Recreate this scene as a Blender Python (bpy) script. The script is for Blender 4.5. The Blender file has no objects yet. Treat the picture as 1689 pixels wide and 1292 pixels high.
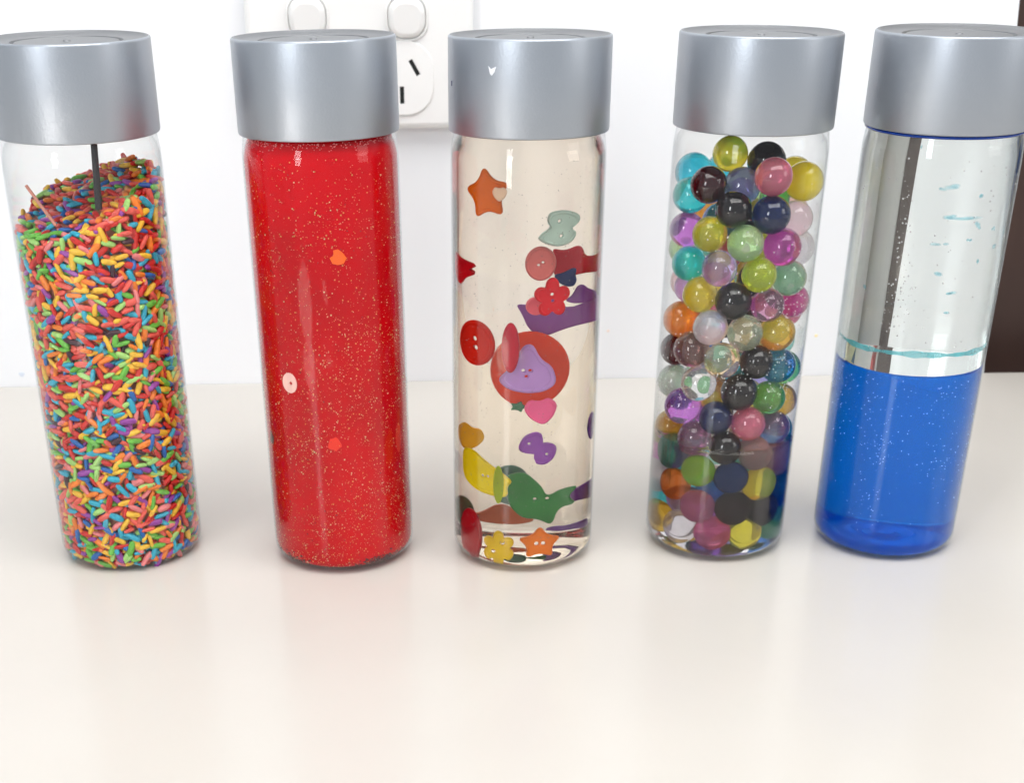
import bpy, bmesh, math, random
import numpy as np
from mathutils import Vector, Matrix
random.seed(7)
C = bpy.context.scene.collection
SC = bpy.context.scene
S = 0.0315            # one modelling unit (the radius of a cap) in metres

# ------------------------------------------------------------------ camera
F_PX, PITCH, ROLL, CAM_H, CX, CY = 2256.0, 0.49118, 0.00663, 8.06339, 760.51, 1057.88
W_PX, H_PX = 1689.0, 1292.0
FW = Vector((0, math.cos(PITCH), -math.sin(PITCH)))
_rt = Vector((1, 0, 0)); _dn = FW.cross(_rt)
RT = _rt * math.cos(ROLL) + _dn * math.sin(ROLL)
DN = -_rt * math.sin(ROLL) + _dn * math.cos(ROLL)
EYE = Vector((0, 0, CAM_H))
cam_data = bpy.data.cameras.new('camera')
cam = bpy.data.objects.new('camera', cam_data); C.objects.link(cam)
cam_data.sensor_width = 36; cam_data.lens = F_PX / W_PX * 36
cam_data.shift_x = (W_PX / 2 - CX) / W_PX
cam_data.shift_y = (CY - H_PX / 2) / W_PX
cam_data.clip_start = 0.01; cam_data.clip_end = 50
M = Matrix((RT, -DN, -FW)).transposed().to_4x4(); M.translation = EYE * S
cam.matrix_world = M
cam_data.dof.use_dof = True
cam_data.dof.focus_distance = 17.0 * S
cam_data.dof.aperture_fstop = 20
SC.camera = cam

# ------------------------------------------------------------------ world, lamps, exposure
w = bpy.data.worlds.new('World'); SC.world = w; w.use_nodes = True
bg = w.node_tree.nodes['Background']
bg.inputs[0].default_value = (0.88, 0.94, 1.0, 1); bg.inputs[1].default_value = 0.60

def area(name, loc, target, sx, sy, power, col):
    l = bpy.data.lights.new(name, 'AREA'); l.shape = 'RECTANGLE'; l.size = sx * S; l.size_y = sy * S
    l.energy = power; l.color = col
    o = bpy.data.objects.new(name, l); C.objects.link(o)
    o.location = Vector(loc) * S
    d = (Vector(target) - Vector(loc)).normalized()
    o.rotation_euler = d.to_track_quat('-Z', 'Y').to_euler()
    return o
area('window_light', (-30, -34, 21), (0, 18, 3), 9, 22, 9.5, (0.93, 0.97, 1.0))
area('overhead_fill', (8, 4, 46), (5, 25, 3), 50, 26, 22.0, (1.0, 0.985, 0.965))  # soft fill added overhead to brighten the wall and counter
area('side_fill', (34, 6, 16), (9, 26, 4), 12, 14, 1.6, (1.0, 0.98, 0.95))  # weak fill added to brighten the wall behind the right-hand bottles
def spot(name, loc, target, half_deg, power, col):
    l = bpy.data.lights.new(name, 'SPOT'); l.spot_size = math.radians(2 * half_deg); l.spot_blend = 0.25; l.energy = power; l.color = col; l.shadow_soft_size = 0.01
    o = bpy.data.objects.new(name, l); C.objects.link(o); o.location = Vector(loc) * S
    o.rotation_euler = (Vector(target) - Vector(loc)).normalized().to_track_quat('-Z', 'Y').to_euler()
spot('sunbeam_light', (-24, -24, 24), (-11.5, 1.5, 0), 4.8, 7500, (1.0, 0.98, 0.95))      # sun patches on the counter in front of the row
spot('sunbeam_light', (-14, -26, 24), (-2.0, -2.0, 0), 1.8, 4500, (1.0, 0.98, 0.95))
SC.view_settings.view_transform = 'Standard'; SC.view_settings.look = 'None'
SC.view_settings.exposure = 0.17; SC.view_settings.gamma = 1.0; SC.view_settings.use_curve_mapping = False
cy = SC.cycles
cy.max_bounces = 24; cy.transmission_bounces = 18; cy.glossy_bounces = 6; cy.diffuse_bounces = 4
cy.transparent_max_bounces = 40; cy.volume_bounces = 0
cy.caustics_refractive = True; cy.caustics_reflective = True; cy.blur_glossy = 0.6
cy.sample_clamp_indirect = 6; cy.use_denoising = True

# ------------------------------------------------------------------ helpers
def px_dir(x, y):
    return (FW + RT * ((x - CX) / F_PX) + DN * ((y - CY) / F_PX)).normalized()

def lin(c):
    f = lambda v: v / 12.92 if v <= 0.04045 else ((v + 0.055) / 1.055) ** 2.4
    return tuple(f(v / 255) for v in c)

def mat(name, base=(0.8, 0.8, 0.8), rough=0.5, metal=0.0, trans=0.0, ior=1.45, spec=0.5, coat=0.0, sss=0.0, alpha=1.0):
    m = bpy.data.materials.new(name); m.use_nodes = True
    b = m.node_tree.nodes['Principled BSDF']
    b.inputs['Base Color'].default_value = (*base, 1); b.inputs['Roughness'].default_value = rough
    b.inputs['Metallic'].default_value = metal; b.inputs['Transmission Weight'].default_value = trans
    b.inputs['IOR'].default_value = ior; b.inputs['Specular IOR Level'].default_value = spec
    b.inputs['Coat Weight'].default_value = coat; b.inputs['Coat Roughness'].default_value = 0.05
    if sss:
        b.inputs['Subsurface Weight'].default_value = sss
        b.inputs['Subsurface Radius'].default_value = (1, 1, 1); b.inputs['Subsurface Scale'].default_value = 0.006
    return m

def nd(m, kind, **kw):
    n = m.node_tree.nodes.new(kind)
    for k, v in kw.items(): setattr(n, k, v)
    return n
def ln(m, a, b): m.node_tree.links.new(a, b)
def bsdf(m): return m.node_tree.nodes['Principled BSDF']

def noise(m, scale, detail=3, rough=0.5, vec='Object', stretch=(1, 1, 1)):
    tc = nd(m, 'ShaderNodeTexCoord'); mp = nd(m, 'ShaderNodeMapping'); n = nd(m, 'ShaderNodeTexNoise')
    mp.inputs['Scale'].default_value = stretch
    n.inputs['Scale'].default_value = scale; n.inputs['Detail'].default_value = detail; n.inputs['Roughness'].default_value = rough
    ln(m, tc.outputs[vec], mp.inputs[0]); ln(m, mp.outputs[0], n.inputs['Vector'])
    return n
def ramp(m, src, stops):
    r = nd(m, 'ShaderNodeValToRGB')
    while len(r.color_ramp.elements) < len(stops): r.color_ramp.elements.new(0.5)
    for e, (p, c) in zip(r.color_ramp.elements, stops): e.position = p; e.color = (*c, 1)
    ln(m, src, r.inputs[0]); return r
def bump(m, src, strength, dist):
    b = nd(m, 'ShaderNodeBump'); b.inputs['Strength'].default_value = strength; b.inputs['Distance'].default_value = dist
    ln(m, src, b.inputs['Height']); ln(m, b.outputs[0], bsdf(m).inputs['Normal'])

def tag(o, label=None, cat=None, group=None, kind=None):
    for k, v in (('label', label), ('category', cat), ('group', group), ('kind', kind)):
        if v: o[k] = v
    return o
def link(name, me, mats=(), parent=None):
    o = bpy.data.objects.new(name, me); C.objects.link(o)
    for m in (mats if isinstance(mats, (list, tuple)) else [mats]): me.materials.append(m)
    if parent: o.parent = parent
    return o
def smooth(me, ang=35):
    me.shade_smooth(); me.set_sharp_from_angle(angle=math.radians(ang))
def mesh_from_bm(name, bm, ang=35):
    bmesh.ops.recalc_face_normals(bm, faces=bm.faces)
    me = bpy.data.meshes.new(name); bm.to_mesh(me); bm.free(); smooth(me, ang); return me
def lathe(name, prof, seg=128, ang=35):
    """closed outline of (radius, height) turned round the z axis"""
    bm = bmesh.new(); rings = []
    for r, z in prof:
        if r < 1e-6: rings.append([bm.verts.new((0, 0, z * S))])
        else: rings.append([bm.verts.new((r * S * math.cos(2 * math.pi * i / seg), r * S * math.sin(2 * math.pi * i / seg), z * S)) for i in range(seg)])
    for a, b in zip(rings, rings[1:]):
        for i in range(seg):
            j = (i + 1) % seg
            if len(a) == 1 and len(b) == 1: continue
            if len(a) == 1: bm.faces.new((a[0], b[j], b[i]))
            elif len(b) == 1: bm.faces.new((a[i], a[j], b[0]))
            else: bm.faces.new((a[i], a[j], b[j], b[i]))
    return mesh_from_bm(name, bm, ang)
def arc(cx, cz, r, a0, a1, n=8):
    return [(cx + r * math.cos(math.radians(a0 + (a1 - a0) * i / n)), cz + r * math.sin(math.radians(a0 + (a1 - a0) * i / n))) for i in range(n + 1)]
def box_bm(bm, x0, x1, y0, y1, z0, z1, bev=0.0):
    r = bmesh.ops.create_cube(bm, size=1)
    for v in r['verts']:
        v.co = Vector(((x0 + x1) / 2 + v.co.x * (x1 - x0), (y0 + y1) / 2 + v.co.y * (y1 - y0), (z0 + z1) / 2 + v.co.z * (z1 - z0))) * S
    if bev:
        es = list({e for v in r['verts'] for e in v.link_edges})
        bmesh.ops.bevel(bm, geom=es, offset=bev * S, segments=3, affect='EDGES', profile=0.6)
def shape2d(name, loops, thick, bev):
    """a filled outline with holes, given thickness and a rounded edge; lies in local XZ, faces -Y"""
    cu = bpy.data.curves.new(name, 'CURVE'); cu.dimensions = '2D'; cu.fill_mode = 'BOTH'
    for pts in loops:
        sp = cu.splines.new('POLY'); sp.points.add(len(pts) - 1); sp.use_cyclic_u = True
        for p, (x, y) in zip(sp.points, pts): p.co = (x * S, y * S, 0, 1)
    cu.extrude = max(thick / 2 - bev, 0.0005) * S; cu.bevel_depth = bev * S; cu.bevel_resolution = 2; cu.offset = -bev * S
    o = bpy.data.objects.new('tmp', cu); C.objects.link(o)
    bpy.context.view_layer.update()
    me = bpy.data.meshes.new_from_object(o.evaluated_get(bpy.context.evaluated_depsgraph_get()))
    bpy.data.objects.remove(o); bpy.data.curves.remove(cu)
    me.name = name; me.materials.clear()
    me.transform(Matrix.Rotation(math.radians(90), 4, 'X'))
    smooth(me, 40); return me

# ------------------------------------------------------------------ the setting
WD, WA = 25.846, 0.0259           # the wall: y = WD + WA * x
WANG = math.atan(WA)
def wall_pt(x, y):
    d = px_dir(x, y); t = (WD - EYE.y) / (d.y - WA * d.x)
    p = EYE + d * t
    return p.x / math.cos(WANG), p.z            # along the wall, height
tm = mat('cream_laminate', (0.80, 0.735, 0.655), 0.24, coat=0.0, spec=0.32)
n = noise(tm, 9, 4); r = ramp(tm, n.outputs[0], [(0.3, (0.57, 0.535, 0.49)), (0.7, (0.595, 0.56, 0.513))]); ln(tm, r.outputs[0], bsdf(tm).inputs['Base Color'])
n2 = noise(tm, 900, 2); bump(tm, n2.outputs[0], 0.06, 0.0003)
n3 = noise(tm, 14, 5); rr = ramp(tm, n3.outputs[0], [(0.3, (0.17,) * 3), (0.75, (0.22,) * 3)]); ln(tm, rr.outputs[0], bsdf(tm).inputs['Roughness'])
bm = bmesh.new(); box_bm(bm, -48, 48, -30.8, -0.004, -1.1, 0.0, 0.06)
ct = link('countertop', mesh_from_bm('countertop', bm), tm); ct.location = (0, WD * S, 0); ct.rotation_euler = (0, 0, WANG)
tag(ct, 'cream white laminate countertop the five bottles stand on', 'countertop', kind='structure')

wm = mat('white_wall_paint', (0.80, 0.81, 0.83), 0.45)
n = noise(wm, 5, 4); r = ramp(wm, n.outputs[0], [(0.3, (0.82, 0.832, 0.855)), (0.7, (0.84, 0.85, 0.868))]); ln(wm, r.outputs[0], bsdf(wm).inputs['Base Color'])
n2 = noise(wm, 260, 3); bump(wm, n2.outputs[0], 0.10, 0.0004)
u_edge, _ = wall_pt(1681, 0)
bm = bmesh.new(); box_bm(bm, -60, u_edge, 0, 1.2, -1.1, 46, 0.05)
u0, z0 = wall_pt(1624, 612); u1, z1 = wall_pt(1683, 0)
for v in bm.verts:
    if v.co.x > 0: v.co.x += ((u0 + (v.co.z / S - z0) * (u1 - u0) / (z1 - z0)) - u_edge) * S
wl = link('wall', mesh_from_bm('wall', bm), wm); wl.location = (0, WD * S, 0); wl.rotation_euler = (0, 0, WANG)
tag(wl, 'plain white painted wall behind the row of bottles', 'wall', kind='structure')

# small splash marks on the wall, low behind the bottles
sm = mat('dried_splash', lin((240, 205, 150)), 0.6)
for k, (x, y, s, c) in enumerate([(1346, 554, 0.028, 'yellow'), (1003, 546, 0.024, 'peach'), (36, 618, 0.05, 'grey')]):
    u, z = wall_pt(x, y)
    me = shape2d('paint_speck', [[(s * (1 + 0.3 * math.sin(3 * a)) * math.cos(a), s * (1 + 0.2 * math.cos(2 * a)) * math.sin(a)) for a in [i * math.pi / 8 for i in range(16)]]], 0.01, 0.002)
    o = link('paint_speck', me, mat('speck_' + c, lin(((246, 226, 160), (240, 214, 198), (208, 216, 228))[k]), 0.6))
    o.location = (u * S * math.cos(WANG), (WD + WA * u) * S - 0.0001, z * S)
    tag(o, ('tiny yellow speck on the white wall between the bead bottle and the blue bottle', 'tiny peach speck on the white wall just right of the button bottle', 'pale grey blue smudge low on the white wall left of the rice bottle')[k], 'speck')

# dark cabinet past the end of the wall
cm = mat('dark_brown_wood', (0.03, 0.014, 0.010), 0.4)
n = noise(cm, 3.0, 5, 0.6, stretch=(1, 1, 0.35)); r = ramp(cm, n.outputs[0], [(0.30, (0.018, 0.010, 0.008)), (0.52, (0.05, 0.024, 0.018)), (0.70, (0.13, 0.065, 0.045))]); ln(cm, r.outputs[0], bsdf(cm).inputs['Base Color'])
cb = bpy.data.objects.new('wooden_cabinet', None); C.objects.link(cb); cb.location = (10.4 * S, 28 * S, -24 * S)
tag(cb, 'narrow dark brown wooden cabinet, out of focus beyond the end of the white wall', 'cabinet')
bm = bmesh.new(); box_bm(bm, -2.4, 1.6, 0.0, 6, 0, 66, 0.08); link('carcass', mesh_from_bm('carcass', bm), cm, cb)
bm = bmesh.new(); box_bm(bm, -2.2, 1.5, -0.6, -0.02, 2.0, 65.5, 0.12); d = link('door', mesh_from_bm('door', bm), cm, cb)
bm = bmesh.new(); box_bm(bm, 0.5, 0.7, -1.0, -0.6, 44, 48, 0.05); link('handle', mesh_from_bm('handle', bm), mat('dark_metal', (0.1, 0.08, 0.07), 0.3, 1.0), d)
grey = mat('grey_enamel', (0.26, 0.25, 0.235), 0.4); n = noise(grey, 2.5, 4); r = ramp(grey, n.outputs[0], [(0.3, (0.44, 0.43, 0.41)), (0.7, (0.58, 0.565, 0.545))]); ln(grey, r.outputs[0], bsdf(grey).inputs['Base Color'])
gf = bpy.data.objects.new('locker', None); C.objects.link(gf); gf.location = (14.9 * S, 28.5 * S, -24 * S)
tag(gf, 'tall grey locker beyond the dark cabinet, seen bent through the blue bottle', 'locker')
bm = bmesh.new(); box_bm(bm, -2.8, 2.8, 0, 6, 0, 62, 0.15); link('carcass', mesh_from_bm('carcass', bm), grey, gf)
bm = bmesh.new(); box_bm(bm, -2.6, 2.6, -0.5, -0.03, 1, 61, 0.12); d = link('door', mesh_from_bm('door', bm), grey, gf)
bm = bmesh.new(); box_bm(bm, -2.4, -2.1, -1.0, -0.5, 30, 36, 0.08); link('handle', mesh_from_bm('handle', bm), mat('red_plastic', lin((190, 60, 60)), 0.4), d)
yb = bpy.data.objects.new('tall_board', None); C.objects.link(yb); yb.location = (20.3 * S, 27 * S, -24 * S)
tag(yb, 'tall yellow board standing beyond the grey locker, seen bent through the blue bottle', 'board')
bm = bmesh.new(); box_bm(bm, -2.4, 2.4, -0.4, 0.4, 0, 36, 0.1); link('panel', mesh_from_bm('panel', bm), mat('yellow_paint', lin((236, 216, 120)), 0.5), yb)
bm = bmesh.new(); box_bm(bm, -2.5, 2.5, -0.45, 0.45, 36, 36.6, 0.1); link('end_cap', mesh_from_bm('end_cap', bm), mat('yellow_paint_worn', lin((200, 180, 100)), 0.5), yb)
bm = bmesh.new(); box_bm(bm, -1.3, 1.3, -1.5, 1.5, -27.5, 0, 0.1); sb = link('plinth', mesh_from_bm('plinth', bm), grey); sb.location = (16.2 * S, 25 * S, 3.5 * S); tag(sb, 'grey plinth carrying the stack of blue storage boxes', 'plinth')
for k in range(2):
    bx_ = bpy.data.objects.new('storage_box', None); C.objects.link(bx_); bx_.location = (16.2 * S, 25 * S, (3.5 + 2.6 * k) * S)
    tag(bx_, '%s blue storage box beside the tall yellow board' % ('lower', 'upper')[k], 'storage box', 'stacked blue storage boxes')
    bm = bmesh.new(); box_bm(bm, -1.2, 1.2, -1.2, 1.2, 0, 2.2, 0.15); link('box_body', mesh_from_bm('box_body', bm), mat('blue_box', lin((84, 104, 150)), 0.5), bx_)
    bm = bmesh.new(); box_bm(bm, -1.3, 1.3, -1.3, 1.3, 2.2, 2.58, 0.1); link('lid', mesh_from_bm('lid', bm), mat('box_lid', lin((190, 184, 150)), 0.5), bx_)
bm = bmesh.new(); box_bm(bm, 16, 70, 40, 41, -24, 50, 0.1); fw_ = link('far_wall', mesh_from_bm('far_wall', bm), wm); tag(fw_, 'pale far wall of the room beyond the cabinet', 'wall', kind='structure')

# power outlet
pm = mat('outlet_plastic', (0.80, 0.795, 0.78), 0.30)
pw = mat('switch_plastic', (0.82, 0.815, 0.80), 0.25)
bk = mat('slot_black', (0.008, 0.008, 0.008), 0.7)
uL, _ = wall_pt(408, 60); uR, _ = wall_pt(780, 60); _, zB = wall_pt(700, 208)
pc = (uL + uR) / 2; ph = (uR - uL) * 73 / 116
out = bpy.data.objects.new('power_outlet', None); C.objects.link(out)
out.location = (pc * math.cos(WANG) * S, (WD + pc * math.sin(WANG)) * S, zB * S); out.rotation_euler = (0, 0, WANG)
tag(out, 'white double power outlet with two rocker switches on the wall', 'power outlet')
def rrect(hw, hh, r, n=8, cx=0, cz=0):
    p = []
    for k, (sx, sz) in enumerate(((1, 1), (-1, 1), (-1, -1), (1, -1))):
        for i in range(n + 1):
            a = math.radians(90 * k + 90 * i / n); p.append((cx + sx * (hw - r) + r * math.cos(a), cz + sz * (hh - r) + r * math.sin(a)))
    return p
def loc_wall(x, y):
    u, z = wall_pt(x, y); return u - pc, z - zB
s_r = loc_wall(671, 26); s_l = loc_wall(509, 26)
slot_a = loc_wall(683.5, 108); slot_e = loc_wall(663.5, 153)
so = (slot_e[0] - 0.03, slot_e[1] + (slot_a[1] - slot_e[1]) * 0.62)      # centre of the right socket
sox = s_l[0] - (s_r[0] - so[0])
pl = shape2d('plate', [rrect((uR - uL) / 2, ph / 2, 0.16, 8, 0, ph / 2)], 0.30, 0.10)
o = link('plate', pl, pm, out); o.location = (0, -0.16 * S, 0)
def socket(x, z):
    hw = 0.58
    pts = rrect(hw, 0.60, 0.46, 8)
    slots = []
    for (dx, dz, rot) in ((slot_a[0] - so[0], slot_a[1] - so[1], 30), (-(slot_a[0] - so[0]), slot_a[1] - so[1], -30), (slot_e[0] - so[0], slot_e[1] - so[1], 0)):
        a = math.radians(rot); q = []
        for (u, v) in ((-.036, -.14), (.036, -.14), (.036, .14), (-.036, .14)):
            q.append((dx + u * math.cos(a) - v * math.sin(a), dz + u * math.sin(a) + v * math.cos(a)))
        slots.append(q)
    f = link('socket', shape2d('socket', [pts] + slots, 0.05, 0.012), pw, out); f.location = (x * S, -0.322 * S, z * S)
    bmx = bmesh.new()
    box_bm(bmx, -0.42, 0.42, 0.004, 0.007, -0.42, 0.42); link('slot_dark', mesh_from_bm('slot_dark', bmx), bk, f)  # black sheet behind the face, paints the shade inside the slots
socket(*so); socket(sox, so[1])
for (x, z) in (s_l, s_r):
    fr = link('switch_frame', shape2d('switch_frame', [rrect(0.36, 0.37, 0.29, 8), rrect(0.325, 0.335, 0.26, 8)], 0.03, 0.012), pw, out); fr.location = (x * S, -0.335 * S, z * S)
    rk = link('rocker', shape2d('rocker', [rrect(0.31, 0.32, 0.25, 8)], 0.20, 0.09), pw, out); rk.location = (x * S, -0.37 * S, z * S); rk.rotation_euler = (math.radians(9), 0, 0)

# ------------------------------------------------------------------ bottles
POS = [(-4.7133, 18.0792), (-1.6562, 17.9756), (0.8901, 17.9877), (3.6733, 18.2713), (6.1267, 18.2784)]
LEAN = [(-0.0009, -0.009), (-0.012, 0.006), (-0.0007, 0.010), (0.0083, 0.0008), (0.0009, -0.010)]
ZT, ZB, RB, RI = 6.7332, 5.6331, 0.9813, 0.968
def bmat(i):
    (x, y), (a, b) = POS[i], LEAN[i]
    lift = 0.78 * math.hypot(a, b)
    return Matrix.Translation(Vector((x, y, lift + 0.002)) * S) @ Matrix.Rotation(a, 4, 'Y') @ Matrix.Rotation(-b, 4, 'X')
BM = [bmat(i) for i in range(5)]
def place(o, i, p=(0, 0, 0), rot=None):
    """put a top-level object at local point p (units) of bottle i"""
    m = BM[i] @ Matrix.Translation(Vector(p) * S)
    if rot is not None: m = m @ rot
    o.matrix_world = m; return o
def local_ray(i, x, y):
    inv = BM[i].inverted()
    o = inv @ (EYE * S); d = inv.to_3x3() @ px_dir(x, y)
    return o / S, d.normalized()
def hit_cyl(o, d, r):
    a = d.x ** 2 + d.y ** 2; b = o.x * d.x + o.y * d.y; c = o.x ** 2 + o.y ** 2 - r * r
    disc = b * b - a * c
    if disc < 0: return None
    return (-b - math.sqrt(disc)) / a, (-b + math.sqrt(disc)) / a
def on_wall(i, x, y, r):
    o, d = local_ray(i, x, y); h = hit_cyl(o, d, r)
    if h: return o + d * h[0]
    t = -(o.x * d.x + o.y * d.y) / (d.x ** 2 + d.y ** 2); p = o + d * t
    k = r / math.hypot(p.x, p.y); return Vector((p.x * k, p.y * k, p.z))
def refracted(i, x, y, yl, ior=1.36, r=0.963):
    """where the refracted view ray through the liquid of bottle i meets the local plane y = yl"""
    o, d = local_ray(i, x, y); h = hit_cyl(o, d, r)
    if not h: return None
    p = o + d * h[0]; n = Vector((p.x, p.y, 0)).normalized(); c = -n.dot(d); k = 1 / ior
    t = (d * k + n * (k * c - math.sqrt(1 - k * k * (1 - c * c)))).normalized()
    q = p + t * ((yl - p.y) / t.y)
    return q

def shell_mat(name, tint=(1, 1, 1), edge=(0.78, 0.80, 0.81)):
    m = bpy.data.materials.new(name); m.use_nodes = True; nt = m.node_tree; nt.nodes.clear()
    out = nd(m, 'ShaderNodeOutputMaterial'); mix = nd(m, 'ShaderNodeMixShader'); tr = nd(m, 'ShaderNodeBsdfTransparent'); gl = nd(m, 'ShaderNodeBsdfGlossy')
    gl.inputs['Roughness'].default_value = 0.03; gl.inputs['Color'].default_value = (1, 1, 1, 1)
    lw = nd(m, 'ShaderNodeLayerWeight'); lw.inputs['Blend'].default_value = 0.5
    p5 = nd(m, 'ShaderNodeMath', operation='POWER'); p5.inputs[1].default_value = 4.2; ln(m, lw.outputs['Facing'], p5.inputs[0])
    ma = nd(m, 'ShaderNodeMath', operation='MULTIPLY_ADD'); ma.inputs[1].default_value = 0.60; ma.inputs[2].default_value = 0.016; ln(m, p5.outputs[0], ma.inputs[0])
    p2 = nd(m, 'ShaderNodeMath', operation='POWER'); p2.inputs[1].default_value = 3.0; ln(m, lw.outputs['Facing'], p2.inputs[0])
    cr = nd(m, 'ShaderNodeMix', data_type='RGBA'); ln(m, p2.outputs[0], cr.inputs[0])
    cr.inputs[6].default_value = (*tint, 1); cr.inputs[7].default_value = (*edge, 1)
    ln(m, cr.outputs[2], tr.inputs[0]); ln(m, ma.outputs[0], mix.inputs[0]); ln(m, tr.outputs[0], mix.inputs[1]); ln(m, gl.outputs[0], mix.inputs[2])
    tc = nd(m, 'ShaderNodeTexCoord'); nz = nd(m, 'ShaderNodeTexNoise'); nz.inputs['Scale'].default_value = 60
    ln(m, tc.outputs['Object'], nz.inputs['Vector']); bp = nd(m, 'ShaderNodeBump'); bp.inputs['Strength'].default_value = 0.05; bp.inputs['Distance'].default_value = 0.001
    ln(m, nz.outputs[0], bp.inputs['Height']); ln(m, bp.outputs[0], gl.inputs['Normal'])
    ln(m, mix.outputs[0], out.inputs[0]); return m
SHELL = shell_mat('clear_plastic', (0.985, 0.985, 0.98))
SHELL5 = shell_mat('clear_plastic_greyer', (0.975, 0.98, 0.978), (0.66, 0.70, 0.72))  # greyer tint with darker edges than the other shells

capm = mat('silver_satin_plastic', (0.38, 0.405, 0.445), 0.38, metal=0.8)
n = noise(capm, 1100, 3); bump(capm, n.outputs[0], 0.22, 0.0003)
n2 = noise(capm, 30, 4); rr = ramp(capm, n2.outputs[0], [(0.3, (0.36,) * 3), (0.7, (0.43,) * 3)]); ln(capm, rr.outputs[0], bsdf(capm).inputs['Roughness'])

outer = [(0, 0.10), (0.45, 0.085), (0.66, 0.03), (0.74, 0.002)] + arc(0.78, 0.20, 0.20, -80, 0, 10) + [(RB, 0.6), (RB, 5.25), (0.975, 5.42), (0.95, 5.60), (0.90, 5.66), (0.88, 5.75), (0.88, 6.45)]
inner = [(0.84, 6.45), (0.84, 5.72), (0.87, 5.60), (0.935, 5.50), (RI, 5.36), (RI, 0.5)] + arc(0.775, 0.215, 0.193, 0, -80, 8) + [(0.66, 0.05), (0.45, 0.105), (0, 0.12)]
body_me = lathe('body', outer + inner)
cap_prof = ([(0, ZT - 0.035)] + [(0.04, ZT - 0.035), (0.05, ZT - 0.05), (0.60, ZT - 0.05), (0.62, ZT - 0.05), (0.635, ZT - 0.075), (0.66, ZT - 0.075), (0.675, ZT - 0.045), (0.90, ZT - 0.035), (0.935, ZT - 0.015)]
            + [(0.95, ZT - 0.001)] + arc(0.965, ZT - 0.033, 0.033, 90, 0, 5) + [(1.0, 6.3), (1.0, ZB + 0.03)] + [(0.993, ZB + 0.008), (0.98, ZB), (0.955, ZB), (0.952, ZB + 0.05), (0.952, 6.55), (0, 6.55)])
cap_me = lathe('cap', cap_prof, ang=30)
cap_me.materials.append(capm)
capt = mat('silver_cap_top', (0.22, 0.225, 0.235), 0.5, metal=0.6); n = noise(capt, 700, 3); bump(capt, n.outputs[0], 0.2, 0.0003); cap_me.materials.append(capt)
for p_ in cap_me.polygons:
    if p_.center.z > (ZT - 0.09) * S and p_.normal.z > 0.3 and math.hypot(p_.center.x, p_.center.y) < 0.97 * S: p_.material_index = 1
LAB = ['clear plastic bottle with silver cap packed with rainbow coloured rice', 'clear plastic bottle with silver cap filled with red glitter liquid',
       'clear plastic bottle with silver cap with buttons floating in clear liquid', 'clear plastic bottle with silver cap filled with coloured water beads',
       'clear plastic bottle with silver cap half full of blue liquid']
bottles = []
for i in range(5):
    b = bpy.data.objects.new('sensory_bottle', None); C.objects.link(b); b.matrix_world = BM[i]
    tag(b, LAB[i], 'bottle', 'silver capped sensory bottles standing in a row')
    me = body_me.copy(); o = link('body', me, SHELL5 if i == 4 else SHELL, b)
    c = bpy.data.objects.new('cap', cap_me); C.objects.link(c); c.parent = b; c.rotation_euler = (0, 0, i * 1.3)
    bottles.append(b)

def ellipsoid(bm, m, seg=8, rings=6, mi=0):
    r = bmesh.ops.create_uvsphere(bm, u_segments=seg, v_segments=rings, radius=1.0, matrix=m)
    for v in r['verts']:
        for f in v.link_faces: f.material_index = mi
def np_blobs(name, mats, unit_v, unit_f, mats4, mis, ang=60):
    """many small solids gathered in one mesh"""
    n = len(mats4); k = len(unit_v)
    V = np.empty((n, k, 3)); U = np.array(unit_v)
    for q, m in enumerate(mats4): a = np.array(m); V[q] = U @ a[:3, :3].T + a[:3, 3]
    F = [tuple(q * k + j for j in f) for q in range(n) for f in unit_f]
    me = bpy.data.meshes.new(name); me.from_pydata(V.reshape(-1, 3).tolist(), [], F)
    me.polygons.foreach_set('material_index', np.repeat(np.array(mis, dtype=np.int32), len(unit_f)))
    me.polygons.foreach_set('use_smooth', [True] * len(F))
    for m in mats: me.materials.append(m)
    me.update(); return me
def unit_shape(seg, rings, sx, sy, sz, power=1.0):
    bm = bmesh.new(); bmesh.ops.create_uvsphere(bm, u_segments=seg, v_segments=rings, radius=1.0)
    v = [(a.co.x * sx, a.co.y * sy, math.copysign(abs(a.co.z) ** power, a.co.z) * sz) for a in bm.verts]; f = [tuple(x.index for x in p.verts) for p in bm.faces]
    bm.verts.ensure_lookup_table(); bm.free(); return v, f

# ------------------------------------------------------------------ bottle 1: coloured rice
RICE = [('red', (204, 36, 28), 17), ('coral', (230, 92, 78), 17), ('pink', (232, 128, 128), 5), ('orange', (240, 128, 36), 11), ('yellow', (246, 190, 54), 12), ('green', (106, 186, 66), 9), ('pale green', (164, 212, 116), 7),
        ('turquoise', (44, 172, 200), 13), ('blue', (26, 100, 176), 5), ('purple', (150, 62, 158), 6), ('dark plum', (62, 26, 40), 2)]
rice_m = []
for nme, c, _ in RICE:
    m = mat('rice_' + nme.replace(' ', '_'), lin(c), 0.42, sss=0.0)
    nz = noise(m, 500, 2); a = lin(c); r = ramp(m, nz.outputs[0], [(0.3, tuple(v * 0.75 for v in a)), (0.7, tuple(min(1, v * 1.15 + 0.01) for v in a))]); ln(m, r.outputs[0], bsdf(m).inputs['Base Color'])
    rice_m.append(m)
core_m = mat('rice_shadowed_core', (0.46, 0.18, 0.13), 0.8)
def rice_top(x, y): return 4.83 + 0.27 * y / 0.93 + 0.24 * x / 0.93 + 0.05 * math.sin(5 * x + 2) * math.cos(4 * y)
wts = [q[2] for q in RICE]
rnd = random.Random(11)
gu_v, gu_f = unit_shape(8, 8, 0.043, 0.033, 0.098, 0.78)
gu_v = [(x_ * k_, y_ * k_, z_) for x_, y_, z_ in gu_v for k_ in [min(1.6, max(1e-4, 1 - (abs(z_) / 0.098) ** 2.4) ** -0.16)]]
grid = {}
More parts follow.
